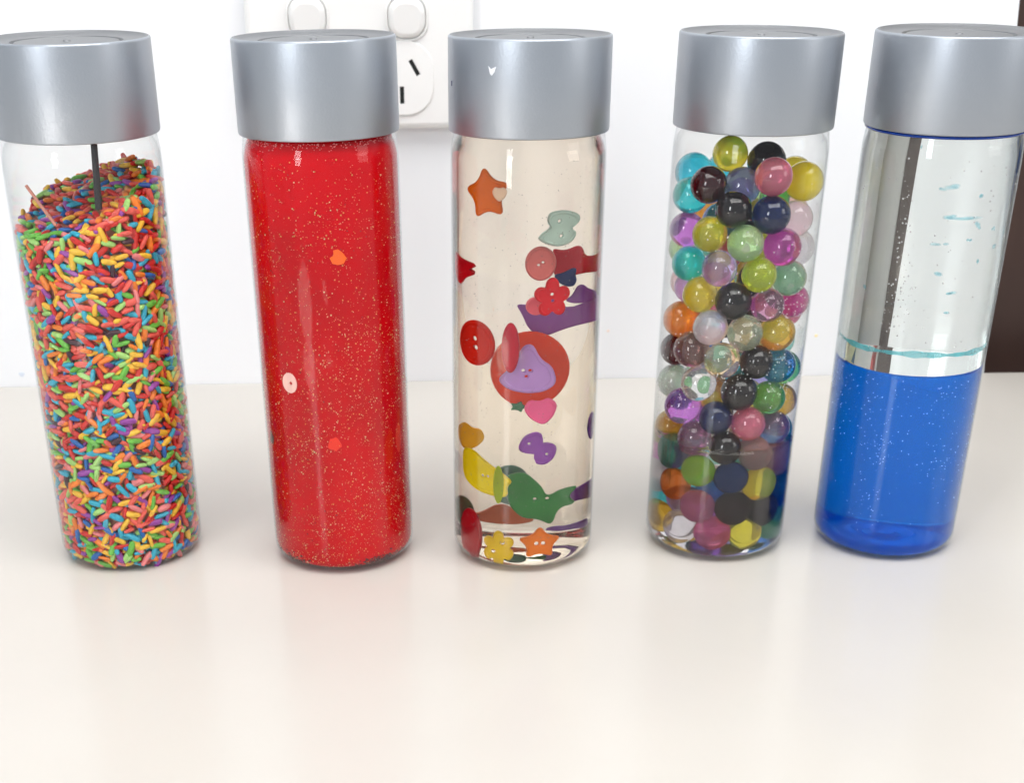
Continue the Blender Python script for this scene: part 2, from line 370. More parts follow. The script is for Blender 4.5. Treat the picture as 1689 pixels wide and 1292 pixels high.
def free(p, d):
    k = tuple(int(c // d) for c in p)
    for a in (-1, 0, 1):
        for b in (-1, 0, 1):
            for c in (-1, 0, 1):
                for q in grid.get((k[0] + a, k[1] + b, k[2] + c), ()):
                    if (p[0] - q[0]) ** 2 + (p[1] - q[1]) ** 2 + (p[2] - q[2]) ** 2 < d * d: return False
    grid.setdefault(k, []).append(p); return True
grains = []    # (matrix, colour index, showing score)
eye_l, _ = local_ray(0, 150, 500)
def rin(z):   # inner radius of the bottle at height z
    return 0.968 if z > 0.22 else 0.775 + 0.193 * math.sqrt(max(0, 1 - ((0.22 - z) / 0.20) ** 2))
for layer, (gap, tries) in enumerate(((0.046, 26000), (0.085, 14000), (0.125, 8000))):
    grid.clear()
    for _ in range(tries):
        th = rnd.uniform(0, 2 * math.pi); z = rnd.uniform(0.08, 5.3)
        rr_ = rin(z) - gap - rnd.uniform(0, 0.02)
        x, y = rr_ * math.cos(th), rr_ * math.sin(th)
        if z > rice_top(x, y) - 0.02: continue
        if not free((x, y, z), (0.092, 0.095, 0.105)[layer]): continue
        nrm = Vector((math.cos(th), math.sin(th), 0)); tan = Vector((-math.sin(th), math.cos(th), 0))
        a = rnd.gauss(0, 0.75) if rnd.random() < 0.75 else rnd.uniform(0, math.pi)
        ax = (tan * math.cos(a) + Vector((0, 0, 1)) * math.sin(a) + nrm * rnd.gauss(0, 0.16 if layer == 0 else 0.4)).normalized()
        if layer == 0: ax = (ax - nrm * max(0, ax.dot(nrm)) * 0.6).normalized()
        s = rnd.uniform(0.78, 1.16)
        q = ax.to_track_quat('Z', 'Y').to_matrix().to_4x4() @ Matrix.Rotation(rnd.uniform(0, 6.3), 4, 'Z')
        m4 = Matrix.Translation(Vector((x, y, z)) * S) @ q @ Matrix.Diagonal((S * s, S * s, S * s * rnd.uniform(0.85, 1.25), 1))
        face = nrm.dot((Vector(eye_l) - Vector((x, y, z))).normalized())
        grains.append((m4, rnd.choices(range(len(RICE)), wts)[0], face + rnd.uniform(0, 0.8) if layer == 0 else -1, (x, y, z)))
grid.clear()
for _ in range(6000):    # the heaped top
    th = rnd.uniform(0, 2 * math.pi); rr_ = 0.88 * math.sqrt(rnd.random()); x, y = rr_ * math.cos(th), rr_ * math.sin(th)
    z = rice_top(x, y) + rnd.uniform(-0.05, 0.03)
    if not free((x, y, z), 0.085): continue
    a = rnd.uniform(0, math.pi); ax = Vector((math.cos(a), math.sin(a), rnd.gauss(0, 0.25))).normalized()
    q = ax.to_track_quat('Z', 'Y').to_matrix().to_4x4()
    m4 = Matrix.Translation(Vector((x, y, z)) * S) @ q @ Matrix.Diagonal((S, S, S * rnd.uniform(0.85, 1.2), 1))
    grains.append((m4, rnd.choices(range(len(RICE)), wts)[0], 0.2 + rnd.uniform(0, 0.8), (x, y, z)))
order = sorted(range(len(grains)), key=lambda k: -grains[k][2]); show = set(order[:300])
# the 300 best seen grains, each an object of its own
bases = []
for k in range(len(RICE)):
    me = bpy.data.meshes.new('rice_grain'); me.from_pydata([tuple(c for c in v) for v in gu_v], [], gu_f); me.polygons.foreach_set('use_smooth', [True] * len(gu_f))
    me.materials.append(rice_m[k]); me.update(); bases.append(me)
def band(z): return 'near the top of' if z > 4.1 else 'in the upper part of' if z > 3.1 else 'halfway down' if z > 2.1 else 'in the lower part of' if z > 1.0 else 'at the very bottom of'
for k in sorted(show):
    m4, ci, _, p = grains[k]
    o = bpy.data.objects.new('rice_grain', bases[ci]); C.objects.link(o); o.matrix_world = BM[0] @ m4
    up = abs((m4.to_3x3() @ Vector((0, 0, 1))).normalized().z)
    how = 'level' if up < .25 else 'slanting' if up < .6 else 'steeply tilted' if up < .87 else 'upright'
    side = 'left edge' if p[0] < -.7 else 'left side' if p[0] < -.3 else 'middle' if p[0] < .25 else 'right side' if p[0] < .68 else 'right edge'
    tag(o, '%s %s rice grain %s the rice bottle, %s' % (how, RICE[ci][0], band(p[2]), side), 'rice grain', 'coloured rice grains in the bottle')
rest = [g for k, g in enumerate(grains) if k not in show]
me = np_blobs('rice_fill', rice_m + [core_m], gu_v, gu_f, [g[0] for g in rest], [g[1] for g in rest])
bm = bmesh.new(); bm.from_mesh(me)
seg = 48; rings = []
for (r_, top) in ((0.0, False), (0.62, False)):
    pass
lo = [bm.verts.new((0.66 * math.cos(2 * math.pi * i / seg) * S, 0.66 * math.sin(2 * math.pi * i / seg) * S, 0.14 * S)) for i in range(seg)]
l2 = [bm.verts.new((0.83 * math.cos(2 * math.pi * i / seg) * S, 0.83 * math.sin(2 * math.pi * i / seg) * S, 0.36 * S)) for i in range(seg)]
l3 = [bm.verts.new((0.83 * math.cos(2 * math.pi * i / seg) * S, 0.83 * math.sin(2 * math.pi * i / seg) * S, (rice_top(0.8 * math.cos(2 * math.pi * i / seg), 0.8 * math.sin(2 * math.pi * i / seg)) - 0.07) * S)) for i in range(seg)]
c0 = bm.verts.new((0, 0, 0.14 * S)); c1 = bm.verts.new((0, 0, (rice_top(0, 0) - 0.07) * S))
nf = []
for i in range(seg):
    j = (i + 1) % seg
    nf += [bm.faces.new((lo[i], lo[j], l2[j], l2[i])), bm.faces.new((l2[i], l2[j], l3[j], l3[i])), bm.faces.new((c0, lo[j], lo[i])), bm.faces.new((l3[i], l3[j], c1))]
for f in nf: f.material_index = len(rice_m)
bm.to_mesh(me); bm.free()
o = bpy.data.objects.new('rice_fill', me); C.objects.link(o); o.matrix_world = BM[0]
tag(o, 'mass of rainbow coloured rice filling the leftmost bottle', 'rice', kind='stuff')
# dark rod modelling a reflection, and the reddish straw in the rice
def rod(name, p0, p1, r, m, i, seg=12):
    d = Vector(p1) - Vector(p0); bm = bmesh.new()
    bmesh.ops.create_cone(bm, cap_ends=True, segments=seg, radius1=r * S, radius2=r * 0.9 * S, depth=d.length * S)
    me = mesh_from_bm(name, bm, 50); o = link(name, me, m)
    place(o, i, (Vector(p0) + Vector(p1)) / 2, d.to_track_quat('Z', 'Y').to_matrix().to_4x4()); return o
p0 = on_wall(0, 155, 238, 0.80); p1 = on_wall(0, 163, 345, 0.80)
tag(rod('reflection_rod', p1, p0, 0.045, mat('reflection_black', (0.02, 0.018, 0.02), 0.5), 0), 'thin upright dark rod modelling a reflection at the top of the rice', 'reflection')
p0 = on_wall(0, 43, 306, 0.915); p1 = on_wall(0, 92, 372, 0.93)
tag(rod('plastic_strip', p1, p0, 0.022, mat('pinkish_plastic', lin((214, 140, 120)), 0.2, trans=0.3), 0), 'thin pinkish brown strip poking up from the rice', 'strip')

# ------------------------------------------------------------------ bottle 2: red liquid
def liquid_prof(r, top, flat=0.0):
    end = [(r, top - 0.03), (r - 0.03, top), (0, top)] if top < 5.3 else [(r, 5.36), (0.925, 5.50), (0.862, 5.60), (0.835, 5.72), (0.835, 5.85), (0, 5.85)]
    return [(0, 0.135), (0.3, 0.131), (0.5, 0.115), (0.66, 0.062)] + arc(0.77, 0.225, r - 0.77, -80, 0, 8) + end
rm = mat('red_glitter_liquid', lin((214, 8, 24)), 0.35, ior=1.33, spec=0.05)
n = noise(rm, 22, 3, stretch=(1, 1, 0.5)); r = ramp(rm, n.outputs[0], [(0.3, lin((178, 0, 12))), (0.55, lin((202, 0, 16))), (0.8, lin((216, 4, 20)))]); ln(rm, r.outputs[0], bsdf(rm).inputs['Base Color'])
bsdf(rm).inputs['Subsurface Weight'].default_value = 0.35; bsdf(rm).inputs['Subsurface Radius'].default_value = (1, 0.08, 0.06); bsdf(rm).inputs['Subsurface Scale'].default_value = 0.008
prof = liquid_prof(0.958, 5.50)
o = place(link('red_liquid', lathe('red_liquid', prof), rm), 1); tag(o, 'opaque bright red liquid filling its bottle to the cap', 'liquid')
gm = [mat('glitter_gold', (0.85, 0.52, 0.16), 0.3, metal=0.5), mat('glitter_pale', (0.85, 0.80, 0.45), 0.3, metal=0.3), mat('glitter_red', (0.85, 0.16, 0.10), 0.35, metal=0.3), mat('glitter_dark', (0.20, 0.03, 0.03), 0.5)]
fl_v = [(-1, -1, 0), (1, -1, 0), (1, 1, 0), (-1, 1, 0), (0, 0, 0.35)]; fl_f = [(0, 1, 4), (1, 2, 4), (2, 3, 4), (3, 0, 4), (3, 2, 1, 0)]
rnd = random.Random(5); ms = []; mi = []
for k in range(17000):
    th = rnd.uniform(math.pi, 2 * math.pi) if rnd.random() < 0.85 else rnd.uniform(0, math.pi)
    z = 5.45 - 5.38 * rnd.random() ** 0.8
    dens = 0.25 + 0.75 * max(0, math.sin(3.1 * z + 1.3 * math.sin(2 * th)) * 0.35 + 0.65) * (1.0 if z < 3.4 else 0.55)
    dens *= 0.72 + 0.6 * (0.5 + 0.5 * math.sin(5.1 * th + 3.3 * z + 1.7 * math.sin(2.3 * z))) * (0.5 + 0.5 * math.sin(2.2 * th - 4.7 * z))
    if rnd.random() > dens: continue
    r_ = 0.9595 + rnd.uniform(0, 0.006)
    if z < 0.225: r_ = 0.77 + 0.192 * math.sqrt(max(0, 1 - ((0.225 - z) / 0.192) ** 2))
    s = rnd.choice((0.002, 0.003, 0.003, 0.004, 0.0055, 0.008)) * rnd.uniform(0.8, 1.2)
    nrm = Vector((math.cos(th) + rnd.gauss(0, .35), math.sin(th) + rnd.gauss(0, .35), rnd.gauss(0, .35))).normalized()
    ms.append(Matrix.Translation(Vector((r_ * math.cos(th), r_ * math.sin(th), z)) * S) @ nrm.to_track_quat('Z', 'Y').to_matrix().to_4x4() @ Matrix.Diagonal((s * S, s * S, s * S, 1)))
    mi.append(rnd.choices((0, 1, 2, 3), (40, 25, 30, 5))[0])
o = place(link('glitter', np_blobs('glitter', gm, fl_v, fl_f, ms, mi)), 1); tag(o, 'fine gold and pale glitter suspended in the red liquid', 'glitter', kind='stuff')
# froth under the cap
bub = mat('bubble', (0.95, 0.93, 0.93), 0.1, trans=0.6, ior=1.2)
bub_r = mat('pink_froth', lin((236, 130, 130)), 0.3)
b_v, b_f = unit_shape(8, 6, 1, 1, 1)
ms = []
for k in range(420):
    th = rnd.uniform(0, 2 * math.pi); z = 5.60 - abs(rnd.gauss(0, 0.035)); r_ = 0.964 - max(0, z - 5.37) * 0.26 - max(0, z - 5.50) * 0.3; s = rnd.uniform(0.004, 0.009)
    ms.append(Matrix.Translation(Vector((r_ * math.cos(th), r_ * math.sin(th), z)) * S) @ Matrix.Diagonal((s * S, s * S, s * S, 1)))
o = place(link('froth', np_blobs('froth', [bub_r], b_v, b_f, ms, [0] * len(ms))), 1); tag(o, 'pinkish froth ring under the cap of the red bottle', 'froth', kind='stuff')

def circle(r, n=32, cx=0, cz=0): return [(cx + r * math.cos(2 * math.pi * k / n), cz + r * math.sin(2 * math.pi * k / n)) for k in range(n)]
def wall_disc(i, name, x, y, loops, m, rad, th, label, cat, group=None):
    p = on_wall(i, x, y, rad); a = math.atan2(p.y, p.x)
    o = link(name, shape2d(name, loops, th, th * 0.3), m)
    place(o, i, p, Matrix.Rotation(a + math.pi / 2, 4, 'Z')); return tag(o, label, cat, group)
G2 = 'sequins in the red liquid'
wall_disc(1, 'sequin', 478, 632, [[(x * 0.85, y) for x, y in circle(0.135)], circle(0.022, 12, 0.02, 0.0)], mat('sequin_pearl', lin((246, 196, 184)), 0.15, coat=1.0), 0.961, 0.012, 'round pearly sequin with a centre hole, floating in the red liquid', 'sequin', G2)
wall_disc(1, 'sequin', 557, 425, [[(-.07, -.07), (0, -.09), (.07, -.08), (.11, -.01), (.06, .06), (.01, .10), (-.05, .09), (-.05, .03), (-.1, 0)]], mat('sequin_orange', lin((248, 98, 20)), 0.3), 0.960, 0.012, 'small orange sequin high up in the red liquid', 'sequin', G2)
wall_disc(1, 'sequin', 552, 733, [[(x * (1 + .18 * math.sin(5 * k)), y * (1 + .15 * math.cos(4 * k))) for k, (x, y) in enumerate(circle(0.09, 14))]], mat('sequin_scarlet', lin((236, 42, 8)), 0.4), 0.958, 0.010, 'scarlet sequin low in the middle of the red liquid', 'sequin', G2)
wall_disc(1, 'sequin', 657, 722, [[(x * .6, y * 1.9) for x, y in circle(0.11, 20)]], mat('sequin_red_orange', lin((224, 36, 6)), 0.4), 0.958, 0.010, 'tall red orange sequin at the right edge of the red liquid', 'sequin', G2)
wall_disc(1, 'glitter_clump', 449, 723, [[(x * (1 + .25 * math.sin(7 * k)), y * 1.3 * (1 + .2 * math.cos(5 * k))) for k, (x, y) in enumerate(circle(0.07, 16))]], mat('clump_brown', (0.13, 0.07, 0.05), 0.6), 0.957, 0.014, 'dark brown glitter clump at the left edge of the red bottle', 'glitter clump')
ms = []; rnd = random.Random(9)
for k in range(170):
    a = math.radians(rnd.gauss(-52, 10)) if k % 4 else math.radians(rnd.gauss(-135, 10)); z = 0.08 + abs(rnd.gauss(0, 0.06)); r_ = 0.765 + 0.19 * math.sqrt(max(0, 1 - ((0.225 - min(z, .225)) / 0.192) ** 2)); s = rnd.uniform(0.012, 0.026)
    ms.append(Matrix.Translation(Vector((r_ * math.cos(a), r_ * math.sin(a), z)) * S) @ Matrix.Diagonal((s * S, s * S, s * .5 * S, 1)))
o = place(link('dark_sediment', np_blobs('dark_sediment', [mat('sediment', (0.09, 0.03, 0.03), 0.6)], b_v, b_f, ms, [0] * len(ms))), 1); tag(o, 'dark glitter sediment settled at the foot of the red bottle', 'sediment', kind='stuff')

# ------------------------------------------------------------------ bottle 3: buttons in clear liquid
def liquid_mat(name, col, ior=1.36):
    m = bpy.data.materials.new(name); m.use_nodes = True; m.node_tree.nodes.clear()
    out = nd(m, 'ShaderNodeOutputMaterial'); g = nd(m, 'ShaderNodeBsdfGlass'); g.inputs['IOR'].default_value = ior; g.inputs['Roughness'].default_value = 0.0
    g.inputs['Color'].default_value = (*col, 1); ln(m, g.outputs[0], out.inputs[0]); return m
o = place(link('clear_liquid', lathe('clear_liquid', liquid_prof(0.963, 5.60)), liquid_mat('faintly_beige_liquid', (0.995, 0.945, 0.88))), 2)
tag(o, 'clear faintly beige liquid filling the button bottle to its cap', 'liquid')

def star(n=5, ro=1.0, ri=0.5, rot=90, rnd_=0.0):
    p = []
    for k in range(n):
        for (q, rr_) in ((0, ro), (0.5, ri)):
            a = math.radians(rot) + 2 * math.pi * (k + q) / n; p.append((rr_ * math.cos(a), rr_ * math.sin(a)))
    return chaikin(p, 2)
def chaikin(p, n=2):
    for _ in range(n):
        q = []
        for i in range(len(p)):
            a, b = p[i], p[(i + 1) % len(p)]
            q += [(a[0] * .78 + b[0] * .22, a[1] * .78 + b[1] * .22), (a[0] * .22 + b[0] * .78, a[1] * .22 + b[1] * .78)]
        p = q
    return p
def flower(n=5, d=0.28, rot=90): return [((1 - d + d * math.cos(n * t)) * math.cos(t + math.radians(rot)), (1 - d + d * math.cos(n * t)) * math.sin(t + math.radians(rot))) for t in [2 * math.pi * k / 80 for k in range(80)]]
def petals(n=5, core=0.55, rot=90): return [((core + (1 - core) * abs(math.cos(n * t / 2)) ** 0.7) * math.cos(t + math.radians(rot)), (core + (1 - core) * abs(math.cos(n * t / 2)) ** 0.7) * math.sin(t + math.radians(rot))) for t in [2 * math.pi * k / 120 for k in range(120)]]
BOW = chaikin([(-1, .1), (-.7, .75), (-.1, 1), (.25, .8), (.2, .25), (.7, .3), (1, .0), (.85, -.6), (.4, -1), (-.15, -.9), (-.1, -.3), (-.5, -.25), (-.85, -.2)], 2)
WING = chaikin([(-.4, .95), (.3, 1), (.9, .75), (1, .35), (.55, .0), (.85, -.3), (.6, -.8), (0, -1), (-.6, -.8), (-1, -.45), (-.5, -.1), (-.35, .15), (-.55, .5)], 2)
HALFSTAR = chaikin([(-.9, 1), (-.3, .65), (1, .45), (.4, .12), (.95, -.1), (.1, -.5), (-.3, -1), (-.9, -.3)], 1)
FISHG = chaikin([(-1, .75), (-.45, .95), (.0, .45), (.15, .05), (.55, .3), (1, .35), (.7, .0), (.95, -.25), (.45, -.35), (.3, -.95), (-.05, -.7), (-.5, -.65), (-.85, -.2)], 2)
FISHY = chaikin([(-1, .95), (-.5, .98), (0, .55), (.75, .05), (1, -.2), (.8, -.45), (.85, -.9), (.3, -.95), (-.4, -.8), (-1, -.3)], 2)
WAVE = chaikin([(-1, .55), (-.6, .5), (-.2, .95), (.2, .2), (1, 1), (1, -.35), (.3, -.5), (-.4, -1), (-.7, -.55), (-.85, .1)], 2)
MUSH = chaikin([(-.95, -.35), (-.55, .05), (-.4, .3), (-.1, .9), (.2, .95), (.45, .4), (.85, .1), (1, -.5), (.6, -.8), (0, -.85), (-.6, -.7)], 2)
LONG = chaikin([(-1, -.35), (-.6, .35), (0, .2), (.6, .7), (1, 1), (1, -.9), (.4, -.55), (-.3, -.8)], 2)
HEART = chaikin([(-1, .35), (-.6, .95), (0, .75), (.55, .95), (1, .4), (.7, -.4), (0, -1), (-.7, -.4)], 2)
H2 = [(-.16, .0), (.16, .0)]
HV = [(0, .2), (0, -.2)]
def rotp(pts, deg):
    a = math.radians(deg); return [(x * math.cos(a) - y * math.sin(a), x * math.sin(a) + y * math.cos(a)) for x, y in pts]
G3 = 'buttons in the clear liquid'
def button(x, y, wpx, hpx, shape, col, depth, label, holes=(), rot=0, thick=0.07, yaw=0, trans=0.0, hr=0.075, name='button', cat='button'):
    """depth is the local y in the bottle: -0.85 right behind the front, 0.6 near the back"""
    q = refracted(2, x, y, depth)
    qx0, qx1 = refracted(2, x - 6, y, depth), refracted(2, x + 6, y, depth); qz0, qz1 = refracted(2, x, y - 6, depth), refracted(2, x, y + 6, depth)
    kx = (qx1 - qx0).length / 12 if qx0 and qx1 else 0.0078; kz = abs(qz1.z - qz0.z) / 12
    sx, sz = wpx * kx / 2, hpx * kz / 2
    m = mat('button_' + label.split()[0] + '_' + label.split()[1], lin(col), 0.35, trans=trans, coat=0.0, ior=1.5, spec=0.12)
    a = lin(col); nz = noise(m, 60, 3); r = ramp(m, nz.outputs[0], [(0.3, tuple(v * 0.88 for v in a)), (0.7, tuple(min(1, v * 1.08) for v in a))]); ln(m, r.outputs[0], bsdf(m).inputs['Base Color'])
    loops = [[(px_ * sx, pz_ * sz) for px_, pz_ in rotp(shape, rot)]]
    for hx, hz in rotp(holes, rot): loops.append([(hx * sx + u, hz * sz + v) for u, v in circle(min(sx, sz) * hr * 1.2, 12)])
    o = link(name, shape2d(name, loops, thick, thick * 0.3), m)
    if depth < -0.25 and min(wpx, hpx) > 28:
        rm_ = shape2d('rim', [[(a_ * .97, b_ * .97) for a_, b_ in loops[0]], [(a_ * .80, b_ * .80) for a_, b_ in loops[0]]], thick * 1.25, thick * .22); link('rim', rm_, m, o)
    # keep it inside the liquid
    lim = 0.925 - 0.3 * thick - thick
    rad = math.hypot(q.x, q.y)
    tilt = Matrix.Rotation(math.radians(yaw), 4, 'Z')
    for _ in range(60):
        ex = [q + tilt.to_3x3() @ Vector((px_, thick * sgn / 2, pz_)) for px_, pz_ in loops[0] for sgn in (-1, 1)]
        m_ = max(math.hypot(e.x, e.y) for e in ex)
        if m_ <= 0.950: break
        e = max(ex, key=lambda e: math.hypot(e.x, e.y)); v = Vector((e.x, e.y, 0)).normalized()
        q = q - v * (m_ - 0.949)
    place(o, 2, q, tilt); return tag(o, label, cat, G3)
D = circle(1, 40)
button(803, 321, 76, 90, star(5, 1.05, .60, 98), (232, 112, 10), -0.62, 'orange star button near the top of the button bottle', yaw=-25)
button(824, 321, 26, 26, HEART, (255, 222, 200), -0.80, 'small highlight modelled as a pale heart over the orange star near the top', yaw=-10, thick=.05)  # pale heart stands in for a white highlight on the star
button(922, 379, 76, 60, WING, (186, 216, 212), -0.45, 'pale aqua butterfly button in the upper half of the button bottle', [(0, .42), (.1, -.4)], yaw=20, trans=.1)
button(764, 445, 40, 56, HALFSTAR, (206, 14, 34), -0.35, 'crimson star button against the left edge of the button bottle', yaw=-50)
button(892, 437, 52, 56, D, (222, 122, 122), -0.30, 'dusty pink round button left of the crimson shapes', H2, rot=30, trans=.15)
button(955, 436, 104, 62, WAVE, (186, 22, 44), 0.10, 'dark crimson heart button behind the navy one', rot=-15)
button(936, 458, 44, 34, MUSH, (24, 40, 96), -0.25, 'navy blue button between crimson heart and red flower', rot=-35, yaw=15)
button(911, 492, 62, 66, petals(5, .56), (226, 14, 38), -0.68, 'bright red flower button with two small holes', [(-.02, .18), (.02, -.14)], yaw=12)
button(884, 506, 34, 30, D, (240, 110, 130), -0.50, 'pink round button half hidden by the red flower', yaw=10)
button(960, 488, 60, 34, MUSH, (128, 72, 158), 0.0, 'deep violet button right of the red flower', rot=10)
button(922, 524, 150, 72, WAVE, (140, 84, 166), 0.45, 'wide purple button stretched across the back below the flower')
button(784, 566, 62, 74, D, (218, 30, 6), -0.52, 'orange red round button with two holes at the left edge', HV, rot=8, yaw=-38, hr=.09)
button(873, 612, 132, 124, D, (226, 62, 24), 0.15, 'largest orange red disc button in the middle of the bottle', H2, yaw=6)
button(868, 612, 104, 90, MUSH, (184, 146, 224), -0.30, 'lilac mushroom shaped button in front of the large disc', [(-.1, .0), (.12, .0), (0, -.22)], yaw=3, hr=.05)
button(842, 575, 30, 82, D, (200, 20, 56), -0.55, 'narrow crimson oval button in front of the large disc', yaw=-12)
button(893, 680, 58, 46, HEART, (240, 100, 160), -0.35, 'pink heart button tucked under the large disc', rot=8)
button(855, 672, 34, 20, star(5, 1, .5, 0), (70, 130, 100), -0.1, 'small green button under the large disc', thick=.05)
button(887, 740, 66, 56, BOW, (146, 80, 186), -0.55, 'purple bow button alone in the lower half', [(-.45, .3), (.45, -.35)], yaw=5, hr=.06)
button(976, 702, 26, 44, D, (98, 56, 160), -0.20, 'violet round button against the right edge', H2, yaw=42)
button(773, 722, 46, 46, HEART, (226, 172, 50), 0.15, 'mustard button against the left edge above the yellow fish', rot=-20)
button(792, 782, 80, 74, FISHY, (255, 232, 0), -0.62, 'bright yellow fish button in the lower left of the bottle', [(-.1, -.1), (.1, -.1)], yaw=-28, hr=.05)
button(822, 800, 17, 62, D, (196, 226, 30), -0.72, 'thin lime green button seen edge on beside the yellow fish', yaw=0, thick=.05, trans=.4)
button(892, 822, 128, 96, FISHG, (44, 128, 62), -0.05, 'large green fish button in the lower half', H2, yaw=4, hr=.04)
button(842, 800, 66, 64, D, (72, 110, 96), 0.30, 'grey green round button behind the green fish', yaw=0)
button(944, 812, 84, 44, LONG, (116, 62, 150), 0.42, 'dark purple button behind the tail of the green fish')
button(764, 842, 30, 48, D, (50, 88, 72), 0.05, 'dark green button at the left edge above the red oval', yaw=-40)
button(824, 848, 118, 36, MUSH, (198, 96, 52), 0.40, 'rusty orange button lying behind the green fish')
button(776, 880, 38, 82, D, (186, 14, 38), -0.42, 'tall crimson oval button at the bottom left', yaw=-48)
button(822, 903, 54, 54, petals(6, .60), (252, 214, 20), -0.66, 'yellow flower button with two holes lying at the bottom', [(-.3, -.25), (.25, .3)], yaw=-8, hr=.11)
button(890, 896, 70, 52, star(5, 1.1, .62, 90), (246, 128, 12), -0.66, 'orange star button with two holes lying at the bottom', H2, yaw=6, hr=.10)
button(932, 868, 72, 16, LONG, (106, 60, 150), 0.25, 'flat purple button lying near the bottom right')
button(870, 930, 18, 8, D, (240, 120, 30), -0.60, 'tiny orange button resting under the orange star', thick=.04)
# small bubbles clinging inside the glass
def bubbles(i, n, seed, zlo, zhi, smin, smax, label, m, rad=0.937, clusters=(), frac=1.0):
    rnd = random.Random(seed); ms = []
    for k in range(n):
        if clusters and rnd.random() < frac:
            cx_, cy_, sx_, sy_ = rnd.choice(clusters); p = on_wall(i, rnd.gauss(cx_, sx_), rnd.gauss(cy_, sy_), rad); th = math.atan2(p.y, p.x); z = p.z
            if not zlo < z < zhi: continue
        else: th = rnd.uniform(math.pi * 1.08, math.pi * 1.92); z = rnd.uniform(zlo, zhi)
        s = rnd.uniform(smin, smax)
        ms.append(Matrix.Translation(Vector((rad * math.cos(th), rad * math.sin(th), z)) * S) @ Matrix.Diagonal((s * S, s * S, s * S, 1)))
    o = place(link('bubbles', np_blobs('bubbles', [m], b_v, b_f, ms, [0] * len(ms))), i); return tag(o, label, 'bubbles', kind='stuff')
bub_d = mat('fine_bubble', (0.45, 0.42, 0.40), 0.15, trans=0.5, ior=1.3)
bubbles(2, 700, 21, 0.4, 5.4, 0.0025, 0.006, 'tiny bubbles clinging inside the glass of the button bottle', bub_d, rad=0.9655)

# ------------------------------------------------------------------ bottle 4: water beads
BC = {'yellow': (255, 216, 40), 'black': (30, 20, 24), 'turquoise': (40, 180, 190), 'dark maroon': (60, 12, 24), 'blue violet': (130, 120, 215), 'rose': (205, 84, 104),
      'navy': (20, 40, 84), 'clear': (226, 226, 232), 'pale pink': (236, 180, 186), 'purple': (168, 90, 190), 'olive yellow': (206, 186, 44), 'pale green': (160, 214, 130),
      'magenta': (206, 80, 176), 'milky white': (226, 216, 222), 'lavender': (172, 150, 214), 'yellow green': (170, 196, 50), 'dark green': (40, 92, 72), 'orange': (240, 128, 24),
      'ochre': (208, 142, 48), 'brownish pink': (176, 110, 104), 'green': (64, 160, 70), 'blue': (40, 84, 190), 'mauve': (164, 96, 132), 'teal green': (110, 188, 160), 'orange red': (226, 92, 58), 'cyan': (30, 160, 196), 'clear green': (200, 222, 180), 'amber': (236, 196, 140)}
def bead_mat(nme, wet):
    c = lin(BC[nme]); dark = nme in ('black', 'dark maroon', 'navy'); milky = nme in ('milky white', 'orange', 'ochre', 'pale green', 'rose', 'turquoise')
    if nme not in ('clear', 'milky white', 'black'): mu = sum(c) / 3; c = tuple(min(1, max(0.002, mu + 1.22 * (v - mu))) for v in c)
    if wet:
        m = mat('wet_bead_' + nme.replace(' ', '_'), tuple(v ** (0.8 if dark else 0.45) for v in c), 0.08, trans=0.35 if dark else 0.78, ior=1.14)
    else:
        k = 1.1 if dark else 0.48
        m = mat('bead_' + nme.replace(' ', '_'), tuple(v ** k for v in c), 0.0, trans=0.4 if dark else 0.62 if nme == 'yellow' else 0.72 if milky or 'yellow' in nme else 0.90, ior=1.34, coat=0.6)
        bsdf(m).inputs['Coat Roughness'].default_value = 0.0
    return m
BMATS = {}
def bead_m(nme, wet):
    k = (nme, wet)
    if k not in BMATS: BMATS[k] = bead_mat(nme, wet)
    return BMATS[k]
T, L8 = (2.584, 1040, 0), (2.584, 1040, 480)
seen = [(T, q) for q in [(425, 655, 'yellow', 0.1), (577, 690, 'black', 0.0), (738, 745, 'yellow', .3), (752, 795, 'yellow', -.2), (245, 760, 'cyan', .3), (355, 745, 'cyan', .45), (235, 825, 'turquoise', 0), (318, 800, 'dark maroon', -1),
    (478, 790, 'blue violet', -.2), (608, 795, 'rose', -1), (435, 890, 'black', -1), (582, 915, 'navy', -1), (705, 915, 'clear', -.3), (780, 930, 'pale pink', .3), (242, 970, 'purple', -1), (340, 1005, 'olive yellow', -1),
    (510, 1035, 'pale green', -1), (645, 1060, 'magenta', -1), (750, 1070, 'milky white', .1), (185, 1045, 'pale green', .3), (250, 1125, 'turquoise', -1), (395, 1155, 'lavender', -1), (545, 1175, 'yellow green', -1),
    (675, 1185, 'clear green', -1), (755, 1170, 'dark green', .1), (300, 1262, 'olive yellow', -1), (350, 860, 'orange', .5), (190, 1190, 'pale pink', .5)]]
